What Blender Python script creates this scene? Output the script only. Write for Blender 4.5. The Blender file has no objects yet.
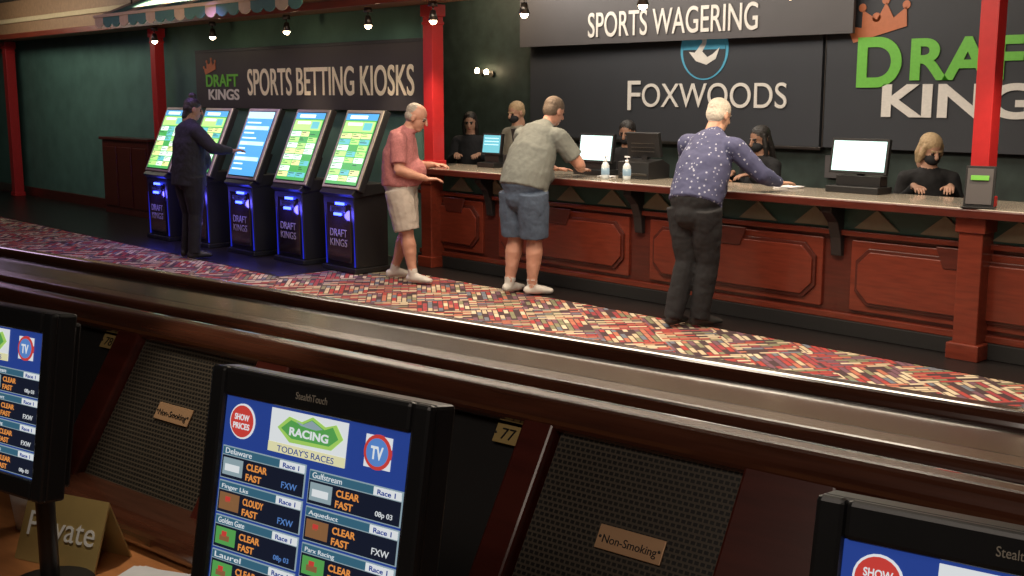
import bpy, bmesh, math, random
from mathutils import Vector, Matrix, Euler
from mathutils.bvhtree import BVHTree
random.seed(7)
D=bpy.data; S=bpy.context.scene; C=bpy.context
rad=math.radians
try:
    S.view_settings.view_transform='Standard'
except Exception: pass

# ------------------------------------------------------------ materials
def mat(name,col,rough=.5,metal=0,em=None,es=0,var=.15,scale=18,bump=0,coat=0,stretch=None,spec=.5):
    m=D.materials.new(name); m.use_nodes=True
    nt=m.node_tree; N=nt.nodes; L=nt.links; b=N['Principled BSDF']
    b.inputs['Roughness'].default_value=rough; b.inputs['Metallic'].default_value=metal
    b.inputs['Specular IOR Level'].default_value=spec
    b.inputs['Coat Weight'].default_value=coat
    b.inputs['Coat Roughness'].default_value=.08
    tc=N.new('ShaderNodeTexCoord'); mp=N.new('ShaderNodeMapping')
    if stretch: mp.inputs['Scale'].default_value=stretch
    nz=N.new('ShaderNodeTexNoise'); nz.inputs['Scale'].default_value=scale; nz.inputs['Detail'].default_value=4
    mx=N.new('ShaderNodeMix'); mx.data_type='RGBA'
    mx.inputs[6].default_value=tuple(c*(1-var) for c in col)+(1,)
    mx.inputs[7].default_value=tuple(min(1,c*(1+var)) for c in col)+(1,)
    L.new(tc.outputs['Object'],mp.inputs['Vector']); L.new(mp.outputs[0],nz.inputs['Vector'])
    L.new(nz.outputs['Fac'],mx.inputs[0]); L.new(mx.outputs[2],b.inputs['Base Color'])
    if bump:
        bp=N.new('ShaderNodeBump'); bp.inputs['Strength'].default_value=bump; bp.inputs['Distance'].default_value=.02
        L.new(nz.outputs['Fac'],bp.inputs['Height']); L.new(bp.outputs[0],b.inputs['Normal'])
    if em:
        b.inputs['Emission Color'].default_value=tuple(em)+(1,); b.inputs['Emission Strength'].default_value=es
    return m
def emat(name,col,es,rough=.3): return mat(name,tuple(c*.3 for c in col),rough,em=col,es=es)

def carpet_mat():
    m=D.materials.new('carpet_mosaic'); m.use_nodes=True
    nt=m.node_tree; N=nt.nodes; L=nt.links; b=N['Principled BSDF']; b.inputs['Roughness'].default_value=.95
    b.inputs['Specular IOR Level'].default_value=.1
    tc=N.new('ShaderNodeTexCoord')
    def brick(rot,off):
        mp=N.new('ShaderNodeMapping'); mp.inputs['Rotation'].default_value=(0,0,rot); mp.inputs['Location'].default_value=(off,off*.7,0)
        br=N.new('ShaderNodeTexBrick'); br.inputs['Scale'].default_value=1
        br.inputs['Color1'].default_value=(0,0,0,1); br.inputs['Color2'].default_value=(1,1,1,1)
        br.inputs['Mortar'].default_value=(0,0,0,1)
        br.inputs['Mortar Size'].default_value=.005; br.inputs['Brick Width'].default_value=.15; br.inputs['Row Height'].default_value=.045
        L.new(tc.outputs['Object'],mp.inputs[0]); L.new(mp.outputs[0],br.inputs[0])
        r=N.new('ShaderNodeValToRGB'); r.color_ramp.interpolation='CONSTANT'
        cols=[(0,(.07,.045,.05)),(.14,(.36,.06,.055)),(.28,(.50,.40,.27)),(.42,(.17,.09,.12)),(.53,(.42,.15,.10)),(.63,(.21,.21,.13)),(.72,(.58,.49,.35)),(.84,(.30,.06,.07)),(.93,(.15,.17,.21))]
        e=r.color_ramp.elements; e[0].position=0; e[0].color=cols[0][1]+(1,); e[1].position=cols[1][0]; e[1].color=cols[1][1]+(1,)
        for p,c in cols[2:]:
            q=e.new(p); q.color=c+(1,)
        L.new(br.outputs['Color'],r.inputs[0])
        mx=N.new('ShaderNodeMix'); mx.data_type='RGBA'; mx.inputs[7].default_value=(.07,.045,.045,1)
        L.new(br.outputs['Fac'],mx.inputs[0]); L.new(r.outputs[0],mx.inputs[6])
        return mx.outputs[2]
    a=brick(rad(38),0); c=brick(rad(-52),3.3)
    ck=N.new('ShaderNodeTexChecker'); mp=N.new('ShaderNodeMapping'); mp.inputs['Rotation'].default_value=(0,0,rad(38))
    ck.inputs['Scale'].default_value=2.2
    L.new(tc.outputs['Object'],mp.inputs[0]); L.new(mp.outputs[0],ck.inputs[0])
    mx=N.new('ShaderNodeMix'); mx.data_type='RGBA'
    L.new(ck.outputs['Fac'],mx.inputs[0]); L.new(a,mx.inputs[6]); L.new(c,mx.inputs[7])
    L.new(mx.outputs[2],b.inputs['Base Color'])
    return m
def dots_mat():
    m=D.materials.new('shirt_navy_pattern'); m.use_nodes=True
    nt=m.node_tree; N=nt.nodes; L=nt.links; b=N['Principled BSDF']; b.inputs['Roughness'].default_value=.85
    tc=N.new('ShaderNodeTexCoord'); v=N.new('ShaderNodeTexVoronoi'); v.inputs['Scale'].default_value=27
    r=N.new('ShaderNodeValToRGB'); r.color_ramp.interpolation='CONSTANT'
    r.color_ramp.elements[0].color=(.30,.32,.42,1); r.color_ramp.elements[1].position=.22; r.color_ramp.elements[1].color=(.055,.06,.13,1)
    L.new(tc.outputs['Object'],v.inputs[0]); L.new(v.outputs['Distance'],r.inputs[0]); L.new(r.outputs[0],b.inputs['Base Color'])
    return m
def mesh_mat():
    m=D.materials.new('speaker_mesh_black'); m.use_nodes=True
    nt=m.node_tree; N=nt.nodes; L=nt.links; b=N['Principled BSDF']; b.inputs['Roughness'].default_value=.4
    tc=N.new('ShaderNodeTexCoord'); w=N.new('ShaderNodeTexBrick'); w.inputs['Scale'].default_value=1
    w.inputs['Brick Width'].default_value=.012; w.inputs['Row Height'].default_value=.009; w.inputs['Mortar Size'].default_value=.0018
    w.inputs['Color1'].default_value=(.010,.009,.009,1); w.inputs['Color2'].default_value=(.016,.015,.013,1); w.inputs['Mortar'].default_value=(.085,.068,.05,1)
    mp=N.new('ShaderNodeMapping'); mp.inputs['Rotation'].default_value=(rad(90),0,0)
    L.new(tc.outputs['Object'],mp.inputs[0]); L.new(mp.outputs[0],w.inputs[0]); L.new(w.outputs['Color'],b.inputs['Base Color'])
    bp=N.new('ShaderNodeBump'); bp.inputs['Distance'].default_value=.003; L.new(w.outputs['Fac'],bp.inputs['Height']); L.new(bp.outputs[0],b.inputs['Normal'])
    return m

M={}
M['carpet']=carpet_mat()
M['teal']=mat('wall_teal',(.075,.165,.140),.8,var=.4,scale=3,bump=.1)
M['darkwall']=mat('wall_dark_marbled',(.025,.040,.034),.6,var=.8,scale=6)
M['ceil']=mat('ceiling_dark',(.055,.06,.05),.9)
M['soffit']=mat('soffit_bronze',(.26,.15,.08),.6,var=.3)
M['mahog']=mat('mahogany',(.155,.026,.013),.32,var=.5,scale=5,coat=.25,stretch=(1,6,9))
M['mahogd']=mat('mahogany_dark',(.075,.014,.009),.32,var=.5,scale=5,coat=.25,stretch=(1,6,9))
M['redcol']=mat('column_red',(.42,.016,.018),.45,var=.15,coat=.1)
M['rail']=mat('rail_walnut_gloss',(.085,.028,.015),.2,var=.6,scale=4,stretch=(1,14,14),coat=.8)
M['black']=mat('black_plastic',(.014,.014,.015),.38)
M['gloss']=mat('black_laminate_gloss',(.014,.009,.009),.14,coat=.6)
M['blackm']=mat('black_matte',(.010,.009,.009),.8)
M['blackfloor']=mat('floor_black_strip',(.012,.010,.010),.35)
M['stone']=mat('counter_top_granite',(.36,.32,.26),.18,var=.5,scale=60,coat=.4)
M['cream']=mat('frieze_sage',(.17,.16,.11),.6)
M['green']=mat('frieze_green',(.025,.075,.065),.5)
M['slate']=mat('sign_slate',(.034,.037,.044),.6,var=.1,scale=3)
M['slate2']=mat('sign_banner',(.080,.074,.076),.6,var=.1,scale=3)
M['slate3']=mat('sign_charcoal',(.052,.048,.050),.6,var=.1,scale=3)
M['white']=mat('lettering_white',(.66,.62,.56),.5,em=(1,.95,.85),es=.05)
M['creamtxt']=mat('lettering_cream',(.72,.62,.46),.5,em=(1,.85,.6),es=.10)
M['dkgreen']=mat('lettering_green',(.15,.45,.06),.5,em=(.2,.8,.05),es=.05)
M['crown']=mat('crown_copper',(.45,.14,.06),.5,em=(.8,.25,.08),es=.05)
M['logoblue']=mat('logo_blue',(.08,.33,.48),.5,em=(.1,.5,.7),es=.06)
M['silver']=mat('kiosk_bezel',(.50,.45,.37),.35,metal=.3)
M['brass']=mat('brass_plate',(.60,.36,.20),.4,metal=.3,var=.1)
M['desk']=mat('desk_oak',(.50,.20,.07),.4,var=.35,scale=5,stretch=(1,8,8))
M['paper']=mat('paper_white',(.75,.75,.78),.7)
M['gold']=mat('card_gold',(.50,.36,.14),.45,metal=.2)
M['mesh']=mesh_mat()
M['stripe1']=mat('awning_green',(.06,.17,.13),.7); M['stripe2']=mat('awning_cream',(.48,.38,.23),.7)
M['blueled']=emat('led_blue',(.03,.05,1.0),14)
M['bluetrim']=emat('led_trim_blue',(.02,.03,.6),.6)
M['bulb']=emat('bulb_warm',(1,.75,.45),30)
M['clear']=mat('sanitizer_plastic',(.5,.55,.58),.15)
M['metal']=mat('metal_dark',(.12,.11,.10),.3,metal=.9)
M['panelwhite']=emat('display_white',(.70,1.0,.95),1.4)
M['scrcyan']=emat('display_cyan',(.15,.5,.6),1.0)
def sc(n,c,e=1.0): M[n]=emat('screen_'+n,c,e)
sc('s_blue',(.022,.055,.28),.8); sc('s_lblue',(.10,.24,.60),.8); sc('s_white',(.72,.76,.78),.85); sc('s_black',(.012,.016,.035),.6)
sc('s_title',(.04,.13,.20),.8); sc('s_red',(.55,.05,.04),.85); sc('s_yel',(.72,.70,.42),.85); sc('s_green',(.09,.34,.08),.85)
sc('s_orange',(.75,.28,.06),.9); sc('s_brown',(.25,.12,.05),.8); sc('s_gray',(.28,.38,.42),.8); sc('s_lime',(.35,.60,.12),.85)
sc('k_green',(.08,.42,.10),1.2); sc('k_lime',(.45,.78,.22),1.4); sc('k_white',(.82,.95,.85),1.5); sc('k_blue',(.08,.34,.66),1.4); sc('k_lblue',(.50,.76,.92),1.5)
sc('k_dark',(.03,.12,.07),.9); sc('k_yel',(.85,.82,.35),1.3); sc('k_cyan',(.15,.55,.60),1.2)

# ------------------------------------------------------------ mesh builder
class MB:
    def __init__(s): s.bm=bmesh.new(); s.mats=[]
    def mi(s,m):
        if isinstance(m,str): m=M[m]
        if m not in s.mats: s.mats.append(m)
        return s.mats.index(m)
    def _fin(s,verts,m,smooth=False):
        i=s.mi(m)
        for f in {f for v in verts for f in v.link_faces}:
            f.material_index=i; f.smooth=smooth
    def box(s,c,d,m,rot=None):
        R=Euler(rot).to_matrix().to_4x4() if rot else Matrix()
        r=bmesh.ops.create_cube(s.bm,size=1,matrix=Matrix.Translation(c)@R@Matrix.Diagonal((*d,1)))
        s._fin(r['verts'],m)
    def b2(s,x0,x1,y0,y1,z0,z1,m): s.box(((x0+x1)/2,(y0+y1)/2,(z0+z1)/2),(x1-x0,y1-y0,z1-z0),m)
    def cyl(s,c,r1,r2,h,m,seg=24,rot=None):
        R=Euler(rot).to_matrix().to_4x4() if rot else Matrix()
        r=bmesh.ops.create_cone(s.bm,cap_ends=True,segments=seg,radius1=r1,radius2=r2,depth=h,matrix=Matrix.Translation(c)@R)
        s._fin(r['verts'],m,True)
        for f in {f for v in r['verts'] for f in v.link_faces}:
            if len(f.verts)>4: f.smooth=False
    def sph(s,c,d,m,mtx=None,seg=20):
        T=(mtx or Matrix())@Matrix.Translation(c)@Matrix.Diagonal((*d,1))
        r=bmesh.ops.create_uvsphere(s.bm,u_segments=seg,v_segments=seg*2//3,radius=1,matrix=T)
        s._fin(r['verts'],m,True)
    def prism(s,pts,a0,a1,m,plane='xz'):
        def mk(p,a):
            return {'xz':(p[0],a,p[1]),'yz':(a,p[0],p[1]),'xy':(p[0],p[1],a)}[plane]
        A=[s.bm.verts.new(mk(p,a0)) for p in pts]; B=[s.bm.verts.new(mk(p,a1)) for p in pts]
        fs=[s.bm.faces.new(A),s.bm.faces.new(B[::-1])]
        n=len(pts)
        for i in range(n): fs.append(s.bm.faces.new([A[i],B[i],B[(i+1)%n],A[(i+1)%n]]))
        k=s.mi(m)
        for f in fs: f.material_index=k
        bmesh.ops.recalc_face_normals(s.bm,faces=fs)
    def chain(s,pts,rs,m,side=(1,0,0),seg=14,rnd=True,mtx=None):
        pts=[Vector(p) for p in pts]; rs=[(r,r) if not isinstance(r,tuple) else r for r in rs]
        side=Vector(side)
        if mtx:
            pts=[mtx@p for p in pts]; side=mtx.to_3x3()@side
        rings=[]; n=len(pts); F=[]
        for i in range(n):
            t=(pts[min(i+1,n-1)]-pts[max(i-1,0)]).normalized()
            q=side-t*side.dot(t)
            if q.length<.1:
                q=Vector((0,1,0))-t*t.y
                if q.length<.1: q=Vector((0,0,1))-t*t.z
            q.normalize(); F.append((pts[i],t,q,t.cross(q),rs[i]))
        L=[]
        if rnd:
            p,t,q,w,r=F[0]; k=min(r)
            for a in (75,50,25): L.append((p-t*k*math.sin(rad(a)),q,w,(r[0]*math.cos(rad(a)),r[1]*math.cos(rad(a)))))
        for p,t,q,w,r in F: L.append((p,q,w,r))
        if rnd:
            p,t,q,w,r=F[-1]; k=min(r)
            for a in (25,50,75): L.append((p+t*k*math.sin(rad(a)),q,w,(r[0]*math.cos(rad(a)),r[1]*math.cos(rad(a)))))
        k=s.mi(m); fs=[]
        for p,q,w,r in L:
            rings.append([s.bm.verts.new(p+q*r[0]*math.cos(2*math.pi*j/seg)+w*r[1]*math.sin(2*math.pi*j/seg)) for j in range(seg)])
        for a,b in zip(rings,rings[1:]):
            for j in range(seg): fs.append(s.bm.faces.new([a[j],a[(j+1)%seg],b[(j+1)%seg],b[j]]))
        fs.append(s.bm.faces.new(rings[0][::-1])); fs.append(s.bm.faces.new(rings[-1]))
        for f in fs: f.material_index=k; f.smooth=True
        bmesh.ops.recalc_face_normals(s.bm,faces=fs)
    def mesh(s,name):
        me=D.meshes.new(name); s.bm.to_mesh(me); s.bm.free()
        for m in s.mats: me.materials.append(m)
        return me
    def obj(s,name,parent=None,bevel=0,loc=(0,0,0),rot=(0,0,0)):
        o=D.objects.new(name,s.mesh(name)); C.collection.objects.link(o)
        o.location=loc; o.rotation_euler=rot
        if parent: o.parent=parent
        if bevel:
            b=o.modifiers.new('bevel','BEVEL'); b.width=bevel; b.segments=2; b.limit_method='ANGLE'
        return o
def empty(name,loc=(0,0,0),rot=(0,0,0)):
    e=D.objects.new(name,None); C.collection.objects.link(e); e.location=loc; e.rotation_euler=rot; e.empty_display_size=.1
    return e
def text(s,w,h,m,loc,parent,ext=.004,bold=0,rot=(rad(90),0,0),name=None,align='CENTER'):
    cu=D.curves.new('txt','FONT'); cu.body=s; cu.size=1; cu.extrude=0; cu.align_x=align; cu.offset=bold
    o=D.objects.new(name or ('lettering_'+''.join(ch for ch in s.lower() if ch.isalnum())[:14]),cu); C.collection.objects.link(o)
    cu.materials.append(M[m] if isinstance(m,str) else m)
    C.view_layer.update(); d=o.dimensions
    sx=w/max(d.x,.01); sy=h/max(d.y,.01)
    o.scale=(sx,sy,1); cu.extrude=ext
    o.location=loc; o.rotation_euler=rot; o.parent=parent
    return o

# ------------------------------------------------------------ room
def simple(name,*boxes,bevel=0):
    b=MB()
    for x in boxes: b.b2(*x)
    return b.obj(name,bevel=bevel)
simple('floor',(-23,3,-3,10.4,-.1,0,'carpet'))
simple('ceiling',(-23,3,-3,10.4,3.3,3.4,'ceil'))
simple('wall_back',(-23,3,10.15,10.3,0,3.3,'darkwall'))
simple('wall_left',(-23,-22.8,-3,10.3,0,3.3,'teal'))
simple('wall_right',(2.8,3,-3,10.3,0,3.3,'darkwall'))
simple('wall_front',(-23,3,-3,-2.85,0,3.3,'darkwall'))
simple('wall_kiosk',(-22.8,-9.75,7.72,7.9,0,3.3,'teal'))
b=MB(); b.b2(-22.8,2.8,7.15,7.68,2.72,3.3,'soffit'); b.b2(-22.8,2.8,7.11,7.15,2.70,2.78,'mahog'); b.b2(-22.8,2.8,7.12,7.15,2.95,3.02,'stripe2'); b.obj('trim_1',bevel=.005)
b=MB(); b.b2(-9.9,2.7,7.14,7.60,0,.006,'blackfloor'); b.b2(-22.7,-9.9,6.0,7.69,0,.006,'blackfloor'); b.obj('trim_2')  # near-black strips over the carpet along counter and kiosk wall
b=MB(); b.b2(-22.7,-17.6,7.66,7.72,.006,.16,'mahogd'); b.obj('baseboard_back')

b=MB()
b.b2(-17.3,-15.75,7.45,7.70,.006,1.12,'mahogd'); b.b2(-17.35,-15.68,7.42,7.70,1.12,1.16,'mahogd')
for x in (-17.25,-16.75,-16.25): b.b2(x+.02,x+.46,7.435,7.45,.12,1.02,'mahogd')
b.obj('wood_cabinet',bevel=.008)

def column(x,y,z0=0.006,w=.16,name='red_column'):
    e=empty(name,(x,y,0))
    b=MB(); b.b2(-w/2,w/2,-w/2,w/2,z0,2.7,'redcol'); b.b2(-w/2-.015,w/2+.015,-w/2-.015,w/2+.015,z0,z0+.07,'redcol')
    b.b2(-w/2-.018,w/2+.018,-w/2-.018,w/2+.018,2.58,2.70,'redcol')
    b.b2(-w/2-.008,w/2+.008,-w/2-.008,w/2+.008,2.50,2.53,'redcol')
    b.obj('shaft',e,bevel=.006); return e
column(-9.40,7.60,1.052,.15); column(-3.54,7.60,1.052,.125); column(-15.40,7.5,.008,.14); column(-21.1,7.5,.008,.16)

# awning above kiosks
e=empty('kiosk_awning',(0,0,-.13))
b=MB()
x=-14.6; i=0
while x<-9.9:
    m='stripe1' if i%3 else 'stripe2'
    b.prism([(6.3,2.88),(7.1,3.22),(7.1,3.24),(6.3,2.90)],x,x+.24,m,'yz')
    pts=[(x,2.89),(x,2.80),(x+.06,2.76),(x+.12,2.75),(x+.18,2.76),(x+.24,2.80),(x+.24,2.89)]
    b.prism(pts,6.29,6.305,m); x+=.24; i+=1
b.b2(-14.6,-9.8,6.27,6.32,2.88,2.915,'stripe2')
b.obj('striped_canvas',e)
b=MB()
for x in (-14.4,-12.1,-10.1): b.cyl((x,6.7,3.235),.012,.012,.36,'metal')
b.obj('hangers',e)

# ------------------------------------------------------------ service counter
e=empty('betting_counter',(0,0,0))
b=MB()
XL,XR=-9.7,2.6
b.b2(XL,XR,7.66,8.0,.006,1.0,'mahogd')
b.b2(XL,XR,7.60,7.67,.006,.12,'blackm')
b.b2(XL,XR,7.62,7.67,.12,.17,'mahog'); b.b2(XL,XR,7.61,7.67,.76,.80,'mahog')
b.b2(XL,XR,7.64,7.67,.80,.98,'green')
b.obj('carcass',e,bevel=.006)
b=MB(); b.b2(XL-.05,XR,7.42,8.15,1.0,1.05,'stone'); b.b2(XL-.06,XR,7.40,7.44,.985,1.045,'mahogd'); b.obj('counter_top',e,bevel=.008)
b=MB()
x=XL
while x<XR-.3:
    b.prism([(x,.82),(x+.36,.82),(x+.18,.965)],7.625,7.645,'cream'); x+=.52
b.obj('triangle_frieze',e)
b=MB()
bx=-10.52+1.96
edges=[]
while bx<XR:
    b.prism([(7.46,1.0),(7.66,1.0),(7.66,.60),(7.62,.60),(7.60,.74),(7.55,.86),(7.46,.94)],bx-.045,bx+.045,'black','yz')
    edges.append(bx); bx+=1.96
b.obj('corbels',e,bevel=.006)
b=MB()
for bx in [-9.62]+edges:
    x0=bx+.12; x1=bx+1.84 if bx>-9.6 else -8.68
    if x1>XR: continue
    def octo(i,n):
        return [(x0+i,.20+i+n),(x0+i+n,.20+i),(x1-i-n,.20+i),(x1-i,.20+i+n),(x1-i,.73-i-n),(x1-i-n,.73-i),(x0+i+n,.73-i),(x0+i,.73-i-n)]
    b.prism(octo(0,.01),7.635,7.665,'mahog')
    b.prism(octo(.05,.10),7.615,7.637,'mahogd')
    b.prism(octo(.075,.095),7.600,7.618,'mahog')
    xm=(x0+x1)/2
    b.prism([(xm-.18,.75),(xm+.18,.75),(xm+.12,.60),(xm-.12,.60)],7.590,7.602,'mahogd')
b.obj('raised_panels',e,bevel=.008)
b=MB()
for x,w in ((-3.54,.17),(-9.40,.17)):
    b.b2(x-w/2,x+w/2,7.48,7.66,.006,.99,'mahog'); b.b2(x-w/2-.03,x+w/2+.03,7.45,7.67,.006,.12,'mahog'); b.b2(x-w/2-.02,x+w/2+.02,7.46,7.67,.88,.985,'mahog')
b.obj('pilasters',e,bevel=.008)
b=MB(); b.b2(XL,XR,8.0,8.35,.86,.90,'gloss'); b.b2(XL,XR,8.0,8.02,.006,.9,'blackm'); b.obj('staff_worktop',e)

# ------------------------------------------------------------ signs on back wall
e=empty('wall_sign_resort',(-8.42,10.1,0))
b=MB(); b.b2(-2.1,2.05,-.05,.03,1.28,2.6,'slate'); b.b2(-2.12,2.07,-.055,.03,1.25,1.28,'metal'); b.obj('panel',e,bevel=.004)
text('F',.19,.33,'white',(-.39,-.06,1.62),e)
text('OXWOODS',1.92,.26,'white',(.70,-.06,1.66),e)
b=MB()
cx,cz=.60,2.27
def disc(b,cx,cz,r,y0,y1,m,a0=0,a1=360,n=40):
    b.prism([(cx+r*math.cos(rad(a0+(a1-a0)*i/n)),cz+r*math.sin(rad(a0+(a1-a0)*i/n))) for i in range(n if a1-a0>=360 else n+1)],y0,y1,m)
disc(b,cx,cz,.32,-.056,-.05,'logoblue'); disc(b,cx,cz-.02,.285,-.058,-.055,'slate')
disc(b,cx,cz,.28,-.060,-.057,'logoblue',0,180)
pts=[(-.20,-.02),(-.10,-.12),(.04,-.16),(.16,-.10),(.21,.02),(.12,-.05),(.05,-.08),(-.02,-.02),(.03,.06),(.04,.14),(-.02,.19),(-.10,.17),(-.03,.14),(-.02,.08),(-.08,.01),(-.12,-.03)]
b.prism([(cx+p[0],cz+p[1]) for p in pts],-.064,-.060,'white')
b.obj('emblem',e)
e=empty('wall_sign_sportsbook',(-6.34,10.1,0))
b=MB(); b.b2(0,5.2,-.05,.03,1.28,3.1,'slate'); b.b2(0,.015,-.056,.03,1.28,3.1,'metal'); b.obj('panel',e,bevel=.004)
text('D',.46,.47,'dkgreen',(.58,-.06,1.88),e,bold=.03)
text('RAFT',1.42,.38,'dkgreen',(1.60,-.06,1.94),e,bold=.03)
text('KINGS',1.75,.31,'white',(1.50,-.06,1.60),e,bold=.03)
def crown(b,cx,cz,w,h,y0,y1,m):
    P=[(-.5,0),(.5,0),(.56,.55),(.30,.35),(.22,.85),(.0,.45),(-.22,.85),(-.30,.35),(-.56,.55)]
    b.prism([(cx+p[0]*w,cz+p[1]*h) for p in P],y0,y1,m)
    for px,pz in ((.56,.6),(.22,.92),(-.22,.92),(-.56,.6)): disc(b,cx+px*w,cz+pz*h,.07*w,y0,y1,m,n=14)
    disc(b,cx,cz+.52*h,.08*w,y0,y1,m,n=14)
b=MB(); crown(b,0,0,.56,.32,-.062,-.055,'crown'); b.obj('crown',e,loc=(.58,0,2.35),rot=(0,rad(-14),0))
e=empty('hanging_banner_wagering',(-8.28,9.95,0))
b=MB(); b.b2(-2.3,2.3,-.02,.02,2.37,3.0,'slate2'); b.cyl((0,0,3.0),.02,.02,4.62,'metal',rot=(0,rad(90),0))
for x in (-2,0,2): b.cyl((x,0,3.15),.006,.006,.3,'metal')
b.obj('banner',e)
text('SPORTS WAGERING',2.36,.28,'white',(.05,-.03,2.45),e,bold=.006)
e=empty('notice_sign',(-6.0,10.12,0))
b=MB(); b.b2(-.32,.32,-.02,.02,.98,1.2,'slate2'); b.obj('plate',e)
text('PLEASE HAVE ID READY',.5,.03,'white',(0,-.025,1.12),e); text('MUST BE 21 OR OLDER',.46,.03,'white',(0,-.025,1.06),e)

# kiosk sign
e=empty('wall_sign_kiosks',(-12.05,7.66,0))
b=MB(); b.b2(-2.5,2.48,-.03,.05,1.62,2.36,'slate3'); b.b2(-2.5,2.48,-.035,.05,2.34,2.38,'slate'); b.obj('panel',e,bevel=.004)
text('SPORTS BETTING KIOSKS',3.42,.33,'creamtxt',(.58,-.035,1.79),e,bold=.006)
text('DRAFT',.84,.16,'dkgreen',(-1.80,-.035,1.90),e,bold=.02); text('KINGS',.80,.14,'white',(-1.76,-.035,1.73),e,bold=.02)
b=MB(); crown(b,0,0,.28,.17,-.04,-.032,'crown'); b.obj('crown',e,loc=(-2.08,0,2.09),rot=(0,rad(-14),0))

for x,z in ((-11.5,2.08),(-11.32,2.06)):
    e=empty('wall_sconce',(x,10.12,z))
    b=MB(); b.cyl((0,0,0),.04,.04,.02,'metal',rot=(rad(90),0,0)); b.cyl((0,-.05,0),.008,.008,.08,'metal',rot=(rad(90),0,0)); b.sph((0,-.09,.02),(.034,.030,.038),'bulb'); b.cyl((0,-.09,-.02),.02,.03,.02,'metal'); b.obj('lamp',e)

# ------------------------------------------------------------ lights
def spot(name,loc,tgt,power,col,angle=70,blend=.6,size=.05):
    l=D.lights.new(name,'SPOT'); l.energy=power; l.color=col; l.spot_size=rad(angle); l.spot_blend=blend; l.shadow_soft_size=size
    o=D.objects.new(name,l); C.collection.objects.link(o); o.location=loc
    o.rotation_euler=(Vector(tgt)-Vector(loc)).to_track_quat('-Z','Y').to_euler(); return o
def area(name,loc,tgt,power,col,sx=1,sy=1):
    l=D.lights.new(name,'AREA'); l.energy=power; l.color=col; l.shape='RECTANGLE'; l.size=sx; l.size_y=sy
    o=D.objects.new(name,l); C.collection.objects.link(o); o.location=loc
    o.rotation_euler=(Vector(tgt)-Vector(loc)).to_track_quat('-Z','Y').to_euler(); return o
for x in (-15.0,-13.4,-11.67,-10.08,-9.0,-7.7,-6.3,-4.9,-3.0):
    e=empty('track_light',(x,7.28,2.70))
    b=MB(); b.cyl((0,0,-.03),.05,.04,.05,'metal'); b.cyl((0,0,-.08),.008,.008,.06,'metal'); b.cyl((0,0,-.14),.026,.05,.10,'metal' ,rot=(rad(180),0,0)); b.sph((0,0,-.19),(.038,.038,.038),'bulb',seg=12)
    b.obj('lamp_head',e)
for x in (-11.67,-10.08): spot('spot_counter_lamp',(x,7.28,2.44),(x+.1,6.9,0),38,(1,.76,.52),90)
for x in (-9.0,-7.7,-6.3,-4.9,-3.0): spot('spot_counter_lamp',(x,7.2,2.44),(x,7.25,0),88,(1,.78,.55),100)
spot('awning_fill',(-12,5.2,1.9),(-12.5,6.5,2.9),28,(1,.72,.42),140)  # added warm spot with no fixture, brightens the awning

area('aisle_fill',(-5.6,5.4,3.25),(-5.6,5.6,0),250,(1,.85,.67),6,1.2)  # unseen area light added to fill aisle and carpet
area('near_fill',(-2.0,4.0,3.25),(-3.0,5.0,0),85,(1,.84,.66),3,1)  # added fill over the near carpet, no fixture modelled
area('staff_fill',(-6.5,8.9,3.2),(-6.5,9.1,0),34,(1,.82,.62),6,.6)  # unseen fill light added above the clerks
area('sign_fill',(-7.5,8.6,3.2),(-7.0,10.1,1.9),74,(1,.92,.82),6,.3)  # added wash for the back-wall signs, source unseen
area('recess_fill',(-11.2,9.3,3.2),(-11.2,10.1,1.9),16,(1,.75,.5),1,.3)  # small unseen fill added for the recess wall
area('kiosk_sign_fill',(-12,6.6,2.96),(-12,7.7,1.9),40,(1,.83,.62),4,.2)  # added strip of light to wash the kiosk sign, no fixture
area('left_violet_fill',(-13.2,4.5,3.25),(-13.0,5.5,0),70,(.82,.58,.9),4,2)  # unseen violet fill added to tint the left side
area('cabinet_fill',(-18,6.0,3.2),(-18.2,7.7,1.9),42,(1,.92,.75),4,.5)  # added fill to lift the teal wall and cabinet, source unseen
area('desk_fill',(-.5,-.3,3.2),(-1.6,1.7,1),28,(1,.85,.72),2,1)  # unseen area light added over the foreground desk
spot('desk_spot_fill',(-2.6,.9,3.2),(-2.5,1.28,.75),95,(1,.88,.7),22)  # narrow spot added to brighten the desk corner, no lamp there

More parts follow.
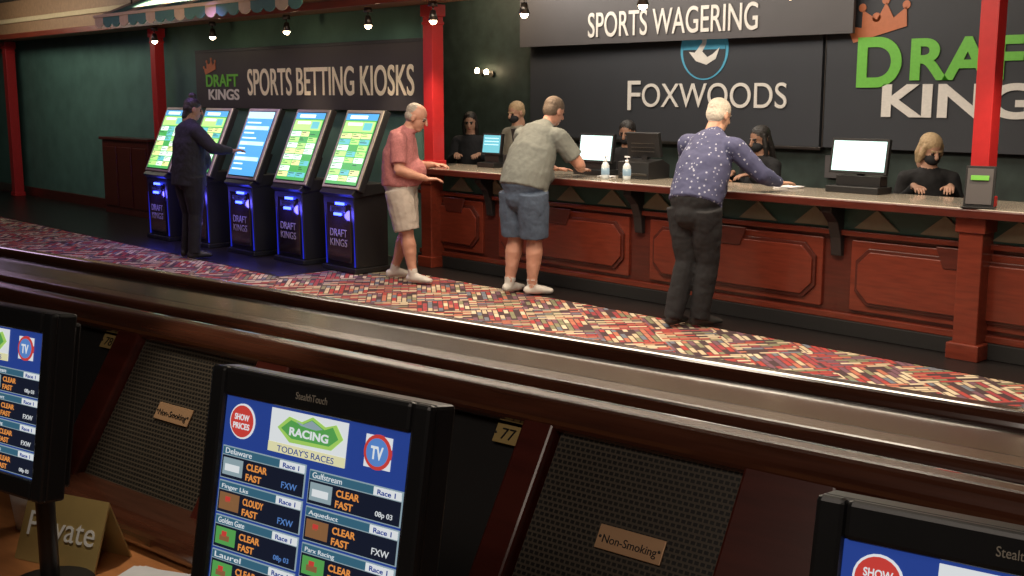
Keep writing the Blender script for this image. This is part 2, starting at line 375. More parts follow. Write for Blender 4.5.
# ------------------------------------------------------------ kiosks
def kiosk(x,y,kind):
    e=empty('betting_kiosk',(x,y,.008))
    b=MB()
    b.b2(-.30,.30,.02,.50,0,.05,'black')
    b.prism([(.06,.05),(.46,.05),(.46,.86),(.10,.86),(.04,.76)],-.27,.27,'black','yz')
    b.prism([(.00,.80),(.10,.90),(.44,.90),(.44,.80),(.05,.76)],-.29,.29,'black','yz')
    b.b2(-.21,.21,.035,.06,.10,.70,'gloss')
    b.b2(-.14,.14,.03,.05,.60,.67,'metal')
    b.b2(-.10,.0,.022,.04,.62,.65,'blackm')
    b.box((.10,.028,.635),(.09,.02,.035),'black')
    b.obj('cabinet',e,bevel=.008)
    b=MB()
    b.b2(-.06,.06,.018,.035,.575,.60,'blueled'); b.b2(-.255,-.249,.045,.06,.06,.74,'bluetrim'); b.b2(.249,.255,.045,.06,.06,.74,'bluetrim')
    b.b2(-.02,.12,.012,.03,.685,.71,'blueled')
    b.obj('led_strips',e)
    text('DRAFT',.30,.075,'silver',(0,.03,.36),e,bold=.0,ext=.001); text('KINGS',.30,.075,'silver',(0,.03,.26),e,bold=.0,ext=.001)
    s=D.objects.new('screen_tilt',None); C.collection.objects.link(s); s.parent=e; s.location=(0.03,.04,.84); s.rotation_euler=(rad(-24),0,0)
    b=MB(); b.b2(-.33,.33,0,.07,0,.87,'black'); b.b2(-.32,.32,-.012,.01,.01,.86,'silver'); b.b2(-.285,.285,-.016,0,.035,.83,'black')
    b.b2(-.12,.12,.07,.22,.05,.40,'black'); b.obj('screen_housing',s,bevel=.01)
    b=MB(); W=.272; z0,z1=.05,.815
    rnd=random.Random(int(x*100))
    if kind=='g':
        b.b2(-W,W,-.019,-.014,z0,z1,'k_green'); b.b2(-W,W,-.021,-.018,z1-.07,z1,'k_blue'); b.b2(-.2,.1,-.023,-.020,z1-.055,z1-.02,'k_white')
        b.b2(-W+.015,W-.015,-.022,-.018,z1-.20,z1-.085,'k_lime'); b.b2(-.2,.05,-.024,-.021,z1-.13,z1-.10,'k_white'); b.b2(.08,.22,-.024,-.021,z1-.18,z1-.10,'k_cyan')
        z=z1-.215
        for r in range(8):
            for xa,xb in ((-W+.015,-.075),(-.06,.085),(.10,W-.015)):
                b.b2(xa,xb,-.022,-.018,z-.055,z,rnd.choice(['k_lime','k_white','k_green','k_white','k_cyan','k_yel']))
                for q in range(2): b.b2(xa+.012,xa+.012+rnd.uniform(.04,.11),-.024,-.021,z-.016-q*.02,z-.008-q*.02,rnd.choice(['k_dark','k_green']))
            z-=.066
    else:
        b.b2(-W,W,-.019,-.014,z0,z1,'k_blue'); b.b2(-W,W,-.021,-.018,z1-.08,z1,'k_lblue')
        z=z1-.11
        for r in range(10):
            b.b2(-W+.02,W-.02,-.022,-.018,z-.045,z,'k_lblue' if r%3==1 else 'k_blue'); b.b2(-W+.04,-W+.04+rnd.uniform(.1,.3),-.024,-.021,z-.03,z-.015,'k_white'); z-=.062
    b.obj('touch_screen',s)
    l=D.lights.new('kiosk_glow','POINT'); l.energy=4; l.color=(.12,.1,1); l.shadow_soft_size=.05
    o=D.objects.new('kiosk_glow',l); C.collection.objects.link(o); o.parent=e; o.location=(0,-.10,.56)
for k,x in enumerate((-9.77,-10.66,-11.61,-12.57,-13.5)):
    kiosk(x,6.60-.04*k,'g' if k!=2 else 'b')
spot('blue_floor_wash',(-11.5,5.9,3.1),(-11.6,6.0,0),90,(.5,.3,1),95)

# ------------------------------------------------------------ counter equipment
def display(x,y,w,h,zc,white=True,tilt=-8,z0=1.05,yaw=0):
    e=empty('counter_monitor',(x,y,z0+.001),(0,0,rad(yaw)))
    b=MB(); b.b2(-w*.5,w*.5,-.09,.12,0,.05,'black'); b.b2(-.03,.03,.03,.06,.0,zc-z0,'black'); b.b2(-w*.42,w*.42,.0,.11,.05,.13,'black')
    b.obj('stand',e,bevel=.004)
    s=D.objects.new('head_tilt',None); C.collection.objects.link(s); s.parent=e; s.location=(0,0,zc-z0); s.rotation_euler=(rad(tilt),0,0)
    b=MB(); b.b2(-w/2-.02,w/2+.02,0,.035,-h/2-.02,h/2+.02,'black'); b.b2(-w/2,w/2,-.003,.002,-h/2,h/2,'panelwhite' if white else 'scrcyan')
    for q in range(3): b.b2(-w*.42,w*.42,-.005,-.002,h*.3-q*h*.18,h*.34-q*h*.18,'k_lblue')
    b.obj('screen',s,bevel=.003)
display(-7.46,7.98,.40,.23,1.30); display(-8.95,8.0,.26,.18,1.29,False); display(-4.70,7.98,.45,.23,1.33)
def terminal(x,y,yaw=0):
    e=empty('ticket_terminal',(x,y,1.051),(0,0,rad(yaw)))
    b=MB(); b.prism([(-.16,0),(.16,0),(.16,.12),(.05,.17),(-.16,.15)],-.17,.17,'black','yz'); b.b2(-.15,.15,-.165,-.155,.03,.05,'metal')
    b.b2(-.03,.03,.0,.04,.12,.26,'black'); b.box((0,.0,.30),(.36,.04,.22),'black',rot=(rad(12),0,0));
    for q in range(4): b.box((0,-.025,.24+q*.035),(.26,.006,.008),'metal',rot=(rad(12),0,0))
    b.obj('printer_body',e,bevel=.008)
terminal(-6.85,7.97,4); terminal(-8.4,7.97,0)
def bottle(x,y):
    b=MB(); b.chain([(0,0,0),(0,0,.02),(0,0,.12),(0,0,.14),(0,0,.155)],[.034,.036,.036,.025,.014],'clear',rnd=False,seg=18)
    b.cyl((0,0,.165),.016,.016,.025,'paper'); b.cyl((0,0,.19),.005,.005,.03,'paper',12); b.box((.012,-.01,.205),(.05,.016,.012),'paper')
    b.cyl((0,0,.07),.0368,.0368,.06,'s_gray')
    b.obj('sanitizer_bottle',loc=(x,y,1.051))
bottle(-7.0,7.62); bottle(-6.78,7.66); bottle(-8.2,7.7)
def frame(x,y,w,h,m):
    e=empty('sign_holder',(x,y,1.051),(0,0,rad(15)))
    b=MB(); b.b2(-w/2-.01,w/2+.01,-.04,.05,0,.012,'black'); b.box((0,.01,h/2+.01),(w,.014,h),'black',rot=(rad(-8),0,0)); b.box((0,-.001,h/2+.01),(w*.86,.006,h*.88),m,rot=(rad(-8),0,0))
    b.box((0,-.006,h*.75),(w*.6,.004,h*.12),'dkgreen',rot=(rad(-8),0,0)); b.box((0,-.0,h*.45),(w*.5,.006,h*.2),'stripe2',rot=(rad(-8),0,0))
    b.obj('frame',e,bevel=.002)
frame(-3.49,7.455,.19,.27,'slate2'); frame(-3.10,7.75,.34,.2,'black')
b=MB()
for k in range(5): b.box((random.uniform(-.01,.01),random.uniform(-.01,.01),.002+k*.003),(.2,.14,.002),'paper',rot=(0,0,random.uniform(-.15,.15)))
b.obj('paper_stack',loc=(-5.32,7.99,1.051))
b=MB()
for k in range(4): b.box((0,0,.002+k*.003),(.14,.10,.002),'paper',rot=(0,0,.12*k))
b.obj('betting_slips',loc=(-7.15,7.80,1.051))

# ------------------------------------------------------------ foreground desk (rotated frame)
BA=rad(8.63)
def Bp(x,y,z=0): return (x*math.cos(BA)-y*math.sin(BA),x*math.sin(BA)+y*math.cos(BA),z)
e=empty('race_viewing_desk',(0,0,0),(0,0,BA))
X0,X1=-8.5,1.6
def bull(y0,y1,z0,z1,n=6):
    r=min((z1-z0)/2,(y1-y0)/2); pts=[]
    for cy,cz,a0 in ((y0+r,z0+r,180),(y1-r,z0+r,270),(y1-r,z1-r,0),(y0+r,z1-r,90)):
        for i in range(n+1): a=rad(a0+90*i/n); pts.append((cy+r*math.cos(a),cz+r*math.sin(a)))
    return pts
b=MB()
b.prism(bull(2.19,2.28,1.15,1.215),X0,X1,'rail','yz')
b.prism(bull(1.99,2.20,1.15,1.192),X0,X1,'gloss','yz')
b.prism(bull(1.90,2.01,1.14,1.20),X0,X1,'rail','yz')
b.prism(bull(1.83,1.91,1.14,1.185),X0,X1,'gloss','yz')
b.prism(bull(1.755,1.85,1.135,1.205),X0,X1,'rail','yz')
o=b.obj('padded_ledge',e,bevel=.003)
b=MB()
b.b2(X0,X1,2.16,2.20,0.0,1.15,'mahogd')
SY0,SZ0,SY1,SZ1=1.565,.78,1.80,1.145
b.prism([(SY1+.005,SZ1-.005),(2.17,SZ1-.005),(2.17,.72),(1.58,.72),(SY0+.005,SZ0)],X0,X1,'blackm','yz')
b.prism(bull(1.44,1.60,.745,.82),X0,X1,'rail','yz')
b.obj('carcass',e)
def slope(t,off=0):
    y=SY0+(SY1-SY0)*t; z=SZ0+(SZ1-SZ0)*t
    L=math.hypot(SY1-SY0,SZ1-SZ0); n=(-(SZ1-SZ0)/L,(SY1-SY0)/L)
    return y+n[0]*off, z+n[1]*off
th=-math.atan2(SY1-SY0,SZ1-SZ0)
LEN=math.hypot(SY1-SY0,SZ1-SZ0)
b=MB(); yy,zz=slope(.5,.008)
for x0,x1 in ((-2.69,-2.21),(-1.29,-.89),(-4.1,-3.6),(-.05,.4)):
    b.box(((x0+x1)/2,yy,zz),(x1-x0,.02,LEN*.96),'mesh',rot=(th,0,0))
b.obj('mesh_panels',e)
b=MB(); yy,zz=slope(.5,.02)
for x,w in ((-2.745,.10),(-2.14,.12),(-1.335,.075),(-.80,.17),(-4.15,.1),(-3.55,.1),(-.1,.1),(.46,.12)):
    b.box((x,yy,zz),(w,.045,LEN*.98),'mahogd',rot=(th,0,0))
b.obj('panel_posts',e,bevel=.006)
b=MB(); b.b2(X0,X1,.72,1.5,.70,.745,'desk'); b.prism(bull(.66,.74,.69,.75),X0,X1,'rail','yz')
for x in (-5,-3.2,-1.6,.2): b.b2(x-.02,x+.02,.8,2.16,0,.70,'mahogd')
b.obj('desk_top',e,bevel=.003)
def plate(name,x,t,w,h,s,tw,thh,m='brass',mt='black',off=.022):
    y,z=slope(t,off); p=empty(name,Bp(x,y,z),(0,0,0)); p.rotation_euler=Euler((th,0,BA))
    b=MB(); b.box((0,0,0),(w,.004,h),m)
    for sx in (-1,1): b.cyl((sx*w*.45,-.003,0),.003,.003,.003,'metal',8,rot=(rad(90),0,0))
    b.obj('plate',p,bevel=.001)
    text(s,tw,thh,mt,(0,-.003,-thh/2),p,ext=.0005)
plate('name_plate',-1.065,.56,.14,.045,'Non-Smoking',.115,.02)
plate('name_plate',-2.44,.56,.14,.045,'Non-Smoking',.115,.02)
plate('seat_number_plate',-1.42,.90,.07,.04,'77',.035,.024,m='gold',off=.008)
plate('seat_number_plate',-2.86,.90,.07,.04,'78',.035,.024,m='gold',off=.008)

def racemon(x,y,ztop,yaw,tilt=-11,k_=1.0):
    hh=.365*k_
    e=empty('touch_monitor',Bp(x,y,0),(0,0,BA+rad(yaw)))
    s=D.objects.new('screen_tilt',None); C.collection.objects.link(s); s.parent=e; s.location=(0,0,ztop-hh*math.cos(rad(tilt))); s.rotation_euler=(rad(tilt),0,0); s.scale=(k_,k_,k_)
    zb=ztop-hh; hh=.365
    b=MB(); b.cyl((0,.14,(zb+.747)/2+.06),.02,.02,zb-.747+.12,'black'); b.cyl((0,.14,.757),.10,.09,.02,'black'); b.box((0,.11,zb+.13),(.07,.12,.06),'black')
    b.obj('stand',e,bevel=.004)
    b=MB()
    b.prism([(-.21,0),(.21,0),(.21,hh),(-.21,hh)],0,.045,'black')
    b.prism([(-.19,.02),(.19,.02),(.19,hh-.02),(-.19,hh-.02)],.045,.070,'black')
    b.b2(-.21,-.178,-.012,.005,0,hh,'black'); b.b2(.178,.21,-.012,.005,0,hh,'black'); b.b2(-.178,.178,-.012,.005,hh-.042,hh,'black'); b.b2(-.178,.178,-.012,.005,0,.04,'black')
    b.obj('housing',s,bevel=.006)
    text('StealthTouch',.06,.010,'silver',(0,-.0125,hh-.026),s,ext=.0003)
    b=MB(); b.b2(-.178,.178,-.003,.001,.04,hh-.042,'s_blue'); T=hh-.042
    disc(b,-.14,T-.034,.026,-.0045,-.002,'s_white',n=24); disc(b,-.14,T-.034,.0235,-.0055,-.003,'s_red',n=24)
    b.b2(-.082,.066,-.0045,-.002,T-.066,T-.004,'s_white'); b.b2(-.082,.066,-.0052,-.003,T-.066,T-.052,'s_yel')
    b.prism([(-.066,T-.030),(-.045,T-.012),(-.02,T-.016),(0,T-.006),(.025,T-.016),(.045,T-.010),(.060,T-.028),(.04,T-.046),(-.04,T-.048)],-.006,-.003,'s_lime')
    b.prism([(-.058,T-.030),(-.040,T-.016),(-.02,T-.020),(0,T-.010),(.025,T-.020),(.040,T-.014),(.052,T-.029),(.036,T-.041),(-.036,T-.042)],-.0068,-.004,'s_green')
    b.prism([(-.03,T-.016),(-.02,T-.021),(0,T-.011),(.022,T-.020),(.01,T-.023),(-.01,T-.022)],-.0072,-.005,'s_gray')
    b.b2(.100,.146,-.0045,-.002,T-.056,T-.012,'s_white')
    disc(b,.123,T-.034,.024,-.0055,-.003,'s_red',n=24); disc(b,.123,T-.034,.019,-.0065,-.004,'s_lblue',n=24)
    ch=.048; z=T-.074
    for r in range(4):
        for c,x0 in enumerate((-.174,.004)):
            zt=z-(r*.0515)-(.004 if c else 0)
            if zt-ch<.04: continue
            b.b2(x0,x0+.170,-.0045,-.002,zt-ch,zt,'s_gray'); b.b2(x0+.0015,x0+.1685,-.0052,-.003,zt-.0125,zt-.0015,'s_title')
            b.b2(x0+.120,x0+.1685,-.006,-.004,zt-.0125,zt-.0015,'s_white')
            b.b2(x0+.0015,x0+.1685,-.0052,-.003,zt-ch+.0015,zt-.014,'s_black')
            b.b2(x0+.005,x0+.046,-.006,-.004,zt-ch+.006,zt-.017,['s_gray','s_brown','s_green','s_green'][r])
            if r>0:
                b.b2(x0+.014,x0+.034,-.0066,-.005,zt-ch+.012,zt-ch+.02,'s_brown'); b.b2(x0+.018,x0+.028,-.0066,-.005,zt-ch+.018,zt-ch+.026,'s_red')
            else: b.b2(x0+.010,x0+.040,-.0066,-.005,zt-ch+.012,zt-ch+.022,'s_white')
    b.obj('screen',s)
    text('SHOW',.030,.009,'s_white',(-.14,-.006,T-.032),s,ext=.0002,bold=.02); text('PRICES',.034,.009,'s_white',(-.14,-.006,T-.045),s,ext=.0002,bold=.02)
    text('RACING',.075,.012,'s_white',(-.003,-.0075,T-.037),s,ext=.0002,bold=.03); text('TODAY\'S RACES',.11,.009,'s_blue',(-.008,-.0055,T-.064),s,ext=.0002)
    text('TV',.022,.018,'s_white',(.123,-.007,T-.043),s,ext=.0002,bold=.03)
    tr=['Delaware','Gulfstream','Finger Lks','Aqueduct','Golden Gate','Parx Racing','Laurel','Meadows']
    k=0
    for r in range(4):
        for c,x0 in enumerate((-.174,.004)):
            zt=z-(r*.0515)-(.004 if c else 0)
            if zt-ch<.04: continue
            text(tr[k],.055,.008,'s_white',(x0+.035,-.006,zt-.0105),s,ext=.0002); text('Race 1',.032,.007,'s_blue',(x0+.144,-.0065,zt-.0105),s,ext=.0002,bold=.02)
            text('CLEAR' if k!=2 else 'CLOUDY',.042,.010,'s_orange',(x0+.075,-.006,zt-.028),s,ext=.0002,bold=.02); text('FAST',.032,.010,'s_orange',(x0+.07,-.006,zt-.043),s,ext=.0002,bold=.02)
            text(['FXW','08p 03','FXW'][k%3],.030,.009,'s_white' if c else 's_lblue',(x0+.142,-.006,zt-.040),s,ext=.0002); k+=1
racemon(-1.258,1.05,1.375,4.0,k_=1.06); racemon(-2.215,1.065,1.388,5,-9); racemon(-.255,1.06,1.385,5)

# lower-left desk items
p=empty('tent_card',Bp(-2.36,1.335,.746),(0,0,BA+rad(14)))
b=MB(); b.prism([(-.06,0),(0,.15),(.06,0),(.055,0),(0,.14),(-.055,0)],-.12,.12,'gold','yz'); b.obj('card',p)
text('Private',.20,.055,'white',(0,-.040,.055),p,ext=.0005,rot=(rad(68),0,0))
b=MB()
for k in range(3): b.box((0,0,.001+k*.002),(.18,.16,.0015),'paper',rot=(0,0,.1*k))
b.obj('race_program',loc=Bp(-2.08,1.34,.7475),rot=(0,0,.3))
b=MB(); b.chain([(0,0,0),(0,0,.05),(0,0,.12)],[.028,.034,.042],'paper',rnd=False,seg=24); b.cyl((0,0,.121),.044,.044,.006,'black'); b.obj('paper_cup',loc=Bp(-2.62,1.37,.746))

# ------------------------------------------------------------ people
def remesh(mb,vox,smooth,disp=0):
    src=mb.mesh('src'); o=D.objects.new('tmp',src); C.collection.objects.link(o)
    polys=[tuple(p.vertices) for p in src.polygons]; vs=[v.co.copy() for v in src.vertices]; pm=[p.material_index for p in src.polygons]
    bv=BVHTree.FromPolygons(vs,polys)
    r=o.modifiers.new('r','REMESH'); r.mode='VOXEL'; r.voxel_size=vox
    if smooth:
        q=o.modifiers.new('s','SMOOTH'); q.iterations=smooth; q.factor=.5
    if disp:
        t=D.textures.get('folds') or D.textures.new('folds','CLOUDS'); t.noise_scale=.085
        q=o.modifiers.new('d','DISPLACE'); q.texture=t; q.strength=disp; q.mid_level=.5; q.texture_coords='LOCAL'
    C.view_layer.update(); dg=C.evaluated_depsgraph_get()
    me=D.meshes.new_from_object(o.evaluated_get(dg))
    me.materials.clear()
    for m in mb.mats: me.materials.append(m)
    for p in me.polygons:
        p.use_smooth=True
        h=bv.find_nearest(p.center)
        p.material_index=pm[h[2]] if h[2] is not None else 0
    D.objects.remove(o); return me
def V(*a): return Vector(a)
def hand(mb,w,d,n,s,skin,curl=1.0):
    w=Vector(w); d=Vector(d).normalized(); n=Vector(n); n=(n-d*n.dot(d)).normalized(); s=Vector(s); s=(s-d*s.dot(d)-n*s.dot(n)).normalized()
    mb.chain([w-d*.03,w,w+d*.045,w+d*.088],[(.024,.021),(.026,.019),(.037,.016),(.039,.013)],skin,side=s)
    for i,(ln,off) in enumerate(zip((.072,.08,.074,.058),(.030,.0105,-.009,-.028))):
        p=w+d*(.084-(.006 if i in(0,3) else 0))+s*off; pts=[p]
        for k,a in enumerate((12,32,52)):
            a=rad(a*curl); dd=(d*math.cos(a)+n*math.sin(a)+s*off*1.2).normalized(); p=p+dd*ln*(.45,.32,.23)[k]; pts.append(p)
        mb.chain(pts,[.0088,.0085,.0078,.0065],skin,side=s,seg=10)
    p=w+d*.022+s*.022; a=p+(d*.6+s*.75+n*.15).normalized()*.042; c=a+(d*.95+s*.25+n*.25).normalized()*.032
    mb.chain([p,a,c],[.013,.011,.0085],skin,side=n,seg=10)
def human(name,loc,yaw,J,top,bottom,skin,hair,shoe,sleeve='short',legs='long',fat=1.0,style='short',mask=None,sock=None,armw=1.0,legw=1.0,coat=0,curl=1.0,hs=1.0,collar=False):
    bm_=MB(); j={k:(Vector(v) if not isinstance(v,list) else [Vector(q) for q in v]) for k,v in J.items()}
    hp,wa,cs,sc_,nk,hd=j['hip'],j['waist'],j['chest'],j['shc'],j['neck'],j['head']
    up=(wa-hp).normalized(); f=fat; g2=1+(f-1)*.7
    bm_.chain([hp-up*.07,hp,hp+up*.08],[(.13*g2,.105*g2),(.165*g2,.122*f),(.150*f,.115*f)],bottom,seg=20)
    bm_.chain([hp-up*(coat-.015 if coat else -.015),wa,cs,sc_,nk],[(.178*g2,.136*f),(.168*f,.132*f),(.184*g2,.132*g2),(.155*(1+(f-1)*.4),.100*g2),(.066,.062)],top,seg=24,rnd=False)
    for sg in (-1,1): bm_.sph(sc_+V(sg*.09,-.03,-.07),(.09*g2,.07*g2,.11),top)
    if f>1.1:
        bm_.sph((wa+V(0,.06*f,0)),(.135*f,.12*f,.15),top)
    if collar: bm_.chain([nk+V(0,-.005,-.03),nk+V(0,.0,.005)],[.078,.068],top,rnd=False)
    for i,sg in enumerate((-1,1)):
        sh,el,wr=j['sh'][i],j['el'][i],j['wr'][i]
        bm_.chain([sc_+V(0,0,.010),sc_*.45+sh*.55+V(0,0,.006),sh],[.070,.066,.066*armw],top)
        if sleeve=='short':
            bm_.chain([sh,sh.lerp(el,.5),sh.lerp(el,.78)],[.072*armw,.069*armw,.070*armw],top,rnd=False)
            bm_.chain([sh,el],[.05*armw,.043*armw],skin); bm_.chain([el,el.lerp(wr,.35),wr],[.044*armw,.044*armw,.026],skin)
        else:
            bm_.chain([sh,sh.lerp(el,.5),el],[.067*armw,.062*armw,.054*armw],top); bm_.chain([el,el.lerp(wr,.4),el.lerp(wr,.93)],[.054*armw,.050*armw,.037],top,rnd=False)
            bm_.chain([el,wr],[.03,.025],skin)
        hj=hp+V(sg*.088*g2,0,-.02); kn,an=j['kn'][i],j['an'][i]
        if legs=='shorts':
            q=hj.lerp(kn,.93)
            bm_.chain([hj,hj.lerp(kn,.4),q],[.108*g2,.105*g2,.098*g2],bottom,rnd=False)
            bm_.chain([hj,hj.lerp(kn,.5),kn,kn.lerp(an,.3),kn.lerp(an,.7),an],[.08,.075,.060*legw,.066*legw,.046*legw,.038],skin)
            if sock: bm_.chain([kn.lerp(an,.86),an],[.044*legw,.043],sock,rnd=False)
        else:
            bm_.chain([hj,hj.lerp(kn,.5),kn,kn.lerp(an,.4),an+V(0,0,-.02)],[.104*g2,.092*g2,.074*legw,.072*legw,.064*legw],bottom,rnd=False)
            bm_.chain([kn,an],[.04,.035],sock or bottom)
        fd=j['fd'][i].normalized(); gz=an.z-.075
        g=V(an.x,an.y,gz); sd=Vector((0,0,1)).cross(fd)
        bm_.chain([g-fd*.045+V(0,0,.042),g+fd*.03+V(0,0,.05),g+fd*.11+V(0,0,.038),g+fd*.175+V(0,0,.030)],[(.036,.040),(.042,.048),(.048,.037),(.040,.026)],shoe,side=sd)
        bm_.chain([an,an+V(0,0,-.03)],[.042,.042],shoe)
    bm_.chain([sc_.lerp(nk,.6),nk,hd+V(0,-.0,-.06)],[.060,.058,.054],skin)
    me1=remesh(bm_,.009,4,.016)
    ff=j['face'].normalized(); rr=ff.cross(Vector((0,0,1))).normalized(); uu=rr.cross(ff)
    Mx=Matrix(((rr.x,ff.x,uu.x,hd.x),(rr.y,ff.y,uu.y,hd.y),(rr.z,ff.z,uu.z,hd.z),(0,0,0,1)))@Matrix.Scale(hs,4)
    h=MB()
    h.sph((0,-.01,.03),(.074,.093,.086),skin,Mx); h.sph((0,.018,-.03),(.060,.072,.088),skin,Mx); h.sph((0,.045,-.082),(.040,.040,.032),skin,Mx)
    h.chain([(0,.088,.018),(0,.108,-.022)],[.009,.015],skin,mtx=Mx,seg=10); h.sph((0,.086,-.058),(.022,.012,.0085),'lips',Mx,12)
    for sx in (-1,1):
        h.sph((sx*.076,-.005,-.008),(.010,.020,.031),skin,Mx,12); h.sph((sx*.030,.080,.002),(.014,.009,.007),'eye',Mx,10); h.chain([(sx*.012,.086,.020),(sx*.046,.076,.022)],[.006,.005],hair,mtx=Mx,seg=8)
    h.chain([(0,-.02,-.05),(0,-.03,-.13)],[.054,.058],skin,mtx=Mx)
    if style in('short','long','bun'):
        h.sph((0,-.020,.046),(.081,.096,.080),hair,Mx); h.sph((0,-.045,.005),(.076,.066,.082),hair,Mx)
    if style=='balding':
        h.sph((0,-.040,-.005),(.079,.066,.055),hair,Mx); h.sph((0,-.035,.045),(.072,.078,.070),hair,Mx)
    if style=='long':
        h.chain([(0,-.045,.03),(0,-.065,-.08),(0,-.075,-.20),(0,-.07,-.27)],[(.080,.06),(.088,.05),(.085,.04),(.05,.02)],hair,mtx=Mx)
        for sx in (-1,1): h.chain([(sx*.066,.0,.04),(sx*.078,.01,-.06),(sx*.075,.02,-.16)],[.022,.024,.016],hair,mtx=Mx)
    if style=='bob':
        h.sph((0,-.020,.048),(.086,.098,.082),hair,Mx); h.chain([(0,-.04,.03),(0,-.05,-.05),(0,-.05,-.11)],[(.084,.065),(.090,.062),(.07,.05)],hair,mtx=Mx)
        for sx in (-1,1): h.chain([(sx*.070,.02,.04),(sx*.080,.02,-.03),(sx*.076,.01,-.09)],[.022,.026,.018],hair,mtx=Mx)
    if style=='bun': h.sph((0,-.04,.135),(.046,.046,.040),hair,Mx,14); h.chain([(0,-.05,0),(0,-.06,-.10)],[(.07,.05),(.05,.04)],hair,mtx=Mx)
    if mask: h.sph((0,.050,-.050),(.062,.062,.054),mask,Mx)
    me2=remesh(h,.005,2)
    hh=MB()
    for i,sg in enumerate((-1,1)):
        wr=j['wr'][i]; d=j['hd'][i] if 'hd' in j else wr-j['el'][i]
        hand(hh,wr,d,V(0,0,-1),V(-sg,0,0) if abs(d.normalized().x)<.8 else V(0,1,0),skin,curl=curl)
    me3=remesh(hh,.0035,1)
    objs=[]
    for m_ in (me1,me2,me3):
        o=D.objects.new(name,m_); C.collection.objects.link(o); objs.append(o)
    with C.temp_override(active_object=objs[0],object=objs[0],selected_objects=objs,selected_editable_objects=objs):
        bpy.ops.object.join()
    o=objs[0]; o.name=name; o.location=loc; o.rotation_euler=(0,0,rad(yaw)); return o

M['lips']=mat('lips',(.35,.12,.09),.5); M['eye']=mat('eye_dark',(.03,.02,.02),.2)
M['skin']=mat('skin_light',(.46,.26,.18),.55,var=.08); M['skin2']=mat('skin_ruddy',(.46,.23,.16),.55,var=.08); M['skin3']=mat('skin_tan',(.32,.17,.11),.55,var=.08)
M['pink']=mat('shirt_salmon',(.36,.13,.13),.85,var=.45,scale=60,bump=.2); M['gray']=mat('shirt_gray',(.15,.16,.145),.85,var=.12,bump=.2)
M['navy']=dots_mat()
M['denim']=mat('shorts_denim',(.060,.085,.13),.85,var=.25,scale=40,bump=.2); M['khaki']=mat('shorts_khaki',(.38,.33,.29),.85,bump=.2)
M['blk']=mat('cloth_black',(.010,.010,.012),.85,bump=.2); M['blk2']=mat('cloth_charcoal',(.013,.014,.018),.85,bump=.2)
M['hairw']=mat('hair_white',(.56,.51,.43),.7,var=.3,scale=60,bump=.5); M['hairg']=mat('hair_gray_brown',(.12,.085,.06),.7,var=.4,scale=60,bump=.5); M['hairgr']=mat('hair_gray',(.30,.26,.22),.7,var=.4,scale=60,bump=.5)
M['hairb']=mat('hair_black',(.012,.009,.008),.5,var=.4,scale=60,bump=.5); M['hairbl']=mat('hair_blonde',(.42,.30,.17),.6,var=.4,scale=60,bump=.5)
M['shoew']=mat('shoe_white',(.55,.52,.48),.6); M['shoeb']=mat('shoe_black',(.02,.02,.02),.5); M['maskb']=mat('mask_black',(.015,.015,.018),.8)
M['lshirt']=mat('shirt_light',(.30,.28,.23),.8)

g=.081
human('man_in_patterned_shirt',(-5.62,7.00,.006),0,dict(hip=(.07,.06,.95),waist=(.06,.12,1.08),chest=(.05,.20,1.26),shc=(.04,.29,1.43),neck=(.03,.36,1.51),head=(.02,.41,1.63),
  face=(.12,1,-.35),sh=[(-.20,.30,1.40),(.27,.28,1.39)],el=[(-.29,.44,1.17),(.43,.42,1.18)],wr=[(-.16,.62,1.105),(.43,.68,1.105)],hd=[(.2,1,-.02),(.12,1,-.03)],
  kn=[(.0,.07,.50),(.17,.12,.50)],an=[(-.02,-.06,g),(.13,.08,g)],fd=[(-.1,1,0),(.5,1,0)]),'navy','blk','skin','hairw','shoeb',sleeve='long',fat=1.36,armw=1.25,legw=1.2,curl=.5,hs=1.06)
human('man_in_gray_shirt',(-7.54,7.10,.006),0,dict(hip=(.02,.0,.95),waist=(.02,.04,1.08),chest=(.02,.12,1.28),shc=(.02,.22,1.46),neck=(.02,.30,1.53),head=(.02,.39,1.64),
  face=(.1,1,-.45),sh=[(-.22,.22,1.42),(.24,.22,1.42)],el=[(-.31,.38,1.19),(.34,.38,1.18)],wr=[(-.14,.58,1.10),(.18,.60,1.105)],hd=[(.4,1,-.02),(-.4,1,-.02)],
  kn=[(-.11,.03,.49),(.12,.05,.49)],an=[(-.10,-.06,g),(.14,.0,g)],fd=[(-.05,1,0),(.6,1,0)]),'gray','denim','skin2','hairg','shoew',legs='shorts',fat=1.50,sock='shoew',armw=1.25,legw=1.2,style='short',curl=.5,hs=1.05)
human('man_in_salmon_shirt',(-8.85,6.74,.006),-50,dict(hip=(0,.0,.92),waist=(0,.0,1.06),chest=(0,.0,1.24),shc=(.0,.03,1.40),neck=(0,.09,1.47),head=(.0,.16,1.575),
  face=(.05,1,-.45),sh=[(-.20,.03,1.36),(.20,.03,1.36)],el=[(-.26,.06,1.10),(.26,.04,1.09)],wr=[(-.16,.30,1.12),(.12,.28,1.00)],hd=[(.2,1,-.02),(-.3,1,.0)],
  kn=[(-.12,.02,.48),(.12,.08,.48)],an=[(-.16,-.12,g),(.15,.14,g)],fd=[(-.15,1,0),(.25,1,0)]),'pink','khaki','skin2','hairgr','shoew',legs='shorts',fat=1.38,sock='shoew',armw=1.12,legw=1.08,style='balding',hs=1.10,collar=True)
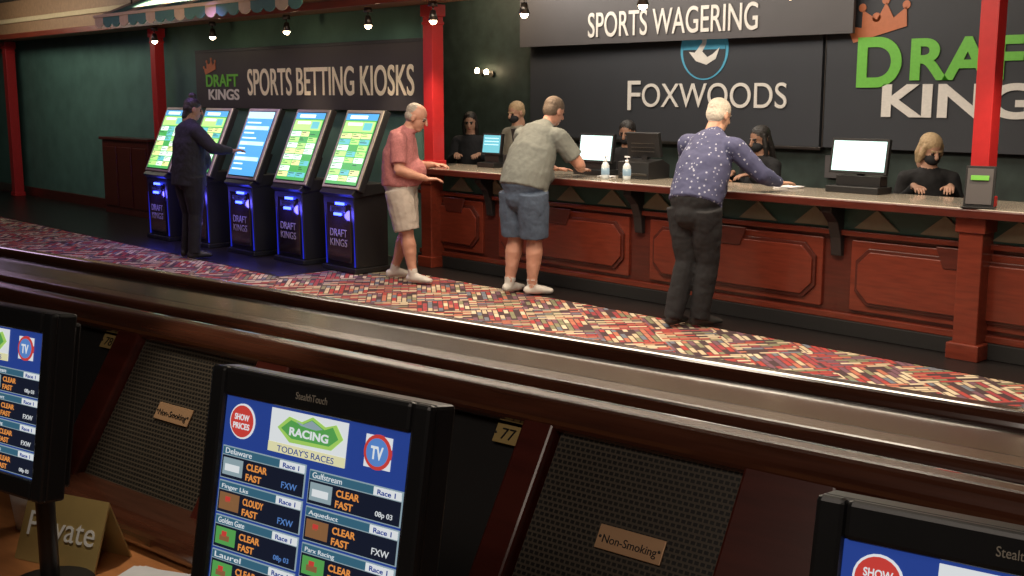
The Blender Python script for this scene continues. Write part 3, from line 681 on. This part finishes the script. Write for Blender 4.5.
human('woman_at_kiosk',(-11.70,6.00,.006),-4,dict(hip=(0,.0,.93),waist=(0,.01,1.08),chest=(0,.02,1.27),shc=(.0,.03,1.44),neck=(0,.05,1.52),head=(.0,.08,1.63),
  face=(.2,1,-.3),sh=[(-.20,.03,1.39),(.20,.03,1.39)],el=[(-.28,.10,1.13),(.36,.12,1.22)],wr=[(-.14,.32,1.16),(.30,.38,1.18)],hd=[(.2,1,.1),(0,1,.1)],
  kn=[(-.09,.02,.49),(.08,.02,.49)],an=[(-.10,-.02,g),(.09,-.02,g)],fd=[(-.2,1,0),(.2,1,0)]),'blk2','blk','skin3','hairb','shoeb',sleeve='long',fat=1.34,style='bun',armw=1.2,coat=.14)
def staff(name,x,y,hz,yaw,top,skin,hair,style,mask,face=(0,1,-.25)):
    h=hz-.70
    human(name,(x,y,0),180+yaw,dict(hip=(0,0,h),waist=(0,.01,h+.14),chest=(0,.02,h+.32),shc=(0,.03,h+.49),neck=(0,.04,h+.56),head=(0,.06,hz),
      face=face,sh=[(-.17,.03,h+.47),(.17,.03,h+.47)],el=[(-.24,.08,h+.24),(.24,.08,h+.24)],wr=[(-.13,.27,1.10),(.13,.27,1.10)],hd=[(.2,1,-.1),(-.2,1,-.1)],
      kn=[(-.10,.32,h-.02),(.10,.32,h-.02)],an=[(-.10,.30,h-.40),(.10,.30,h-.40)],fd=[(0,1,0),(0,1,0)]),top,'blk',skin,hair,'shoeb',sleeve='long',fat=1.0,style=style,mask=mask)
    b=MB(); s=h-.17
    b.cyl((0,0,s),.17,.16,.05,'black'); b.cyl((0,0,s/2),.025,.025,s,'metal'); b.cyl((0,0,.015),.20,.18,.03,'metal')
    b.obj('bar_stool',loc=(x,y,0))
staff('clerk_long_hair',-6.10,8.75,1.40,-15,'blk','skin3','hairb','long','maskb')
staff('clerk_blonde',-4.46,8.62,1.37,35,'blk','skin','hairbl','bob','maskb',face=(-.5,1,-.5))
staff('clerk_dark_hair',-10.55,9.1,1.47,40,'blk2','skin','hairb','long',None)
staff('clerk_fair_hair',-9.32,8.75,1.60,0,'lshirt','skin','hairbl','short','maskb')
staff('clerk_short_hair',-7.72,8.75,1.42,20,'blk','skin3','hairb','short','maskb')

w=D.worlds.new('W'); S.world=w; w.use_nodes=True; w.node_tree.nodes['Background'].inputs[0].default_value=(.02,.02,.025,1)
cam=D.cameras.new('Camera'); co=D.objects.new('Camera',cam); C.collection.objects.link(co)
co.location=(0,0,1.8); co.rotation_euler=(rad(90-9.57),0,rad(47.2)); cam.lens=40.43; cam.sensor_width=36; cam.clip_start=.05
S.camera=co
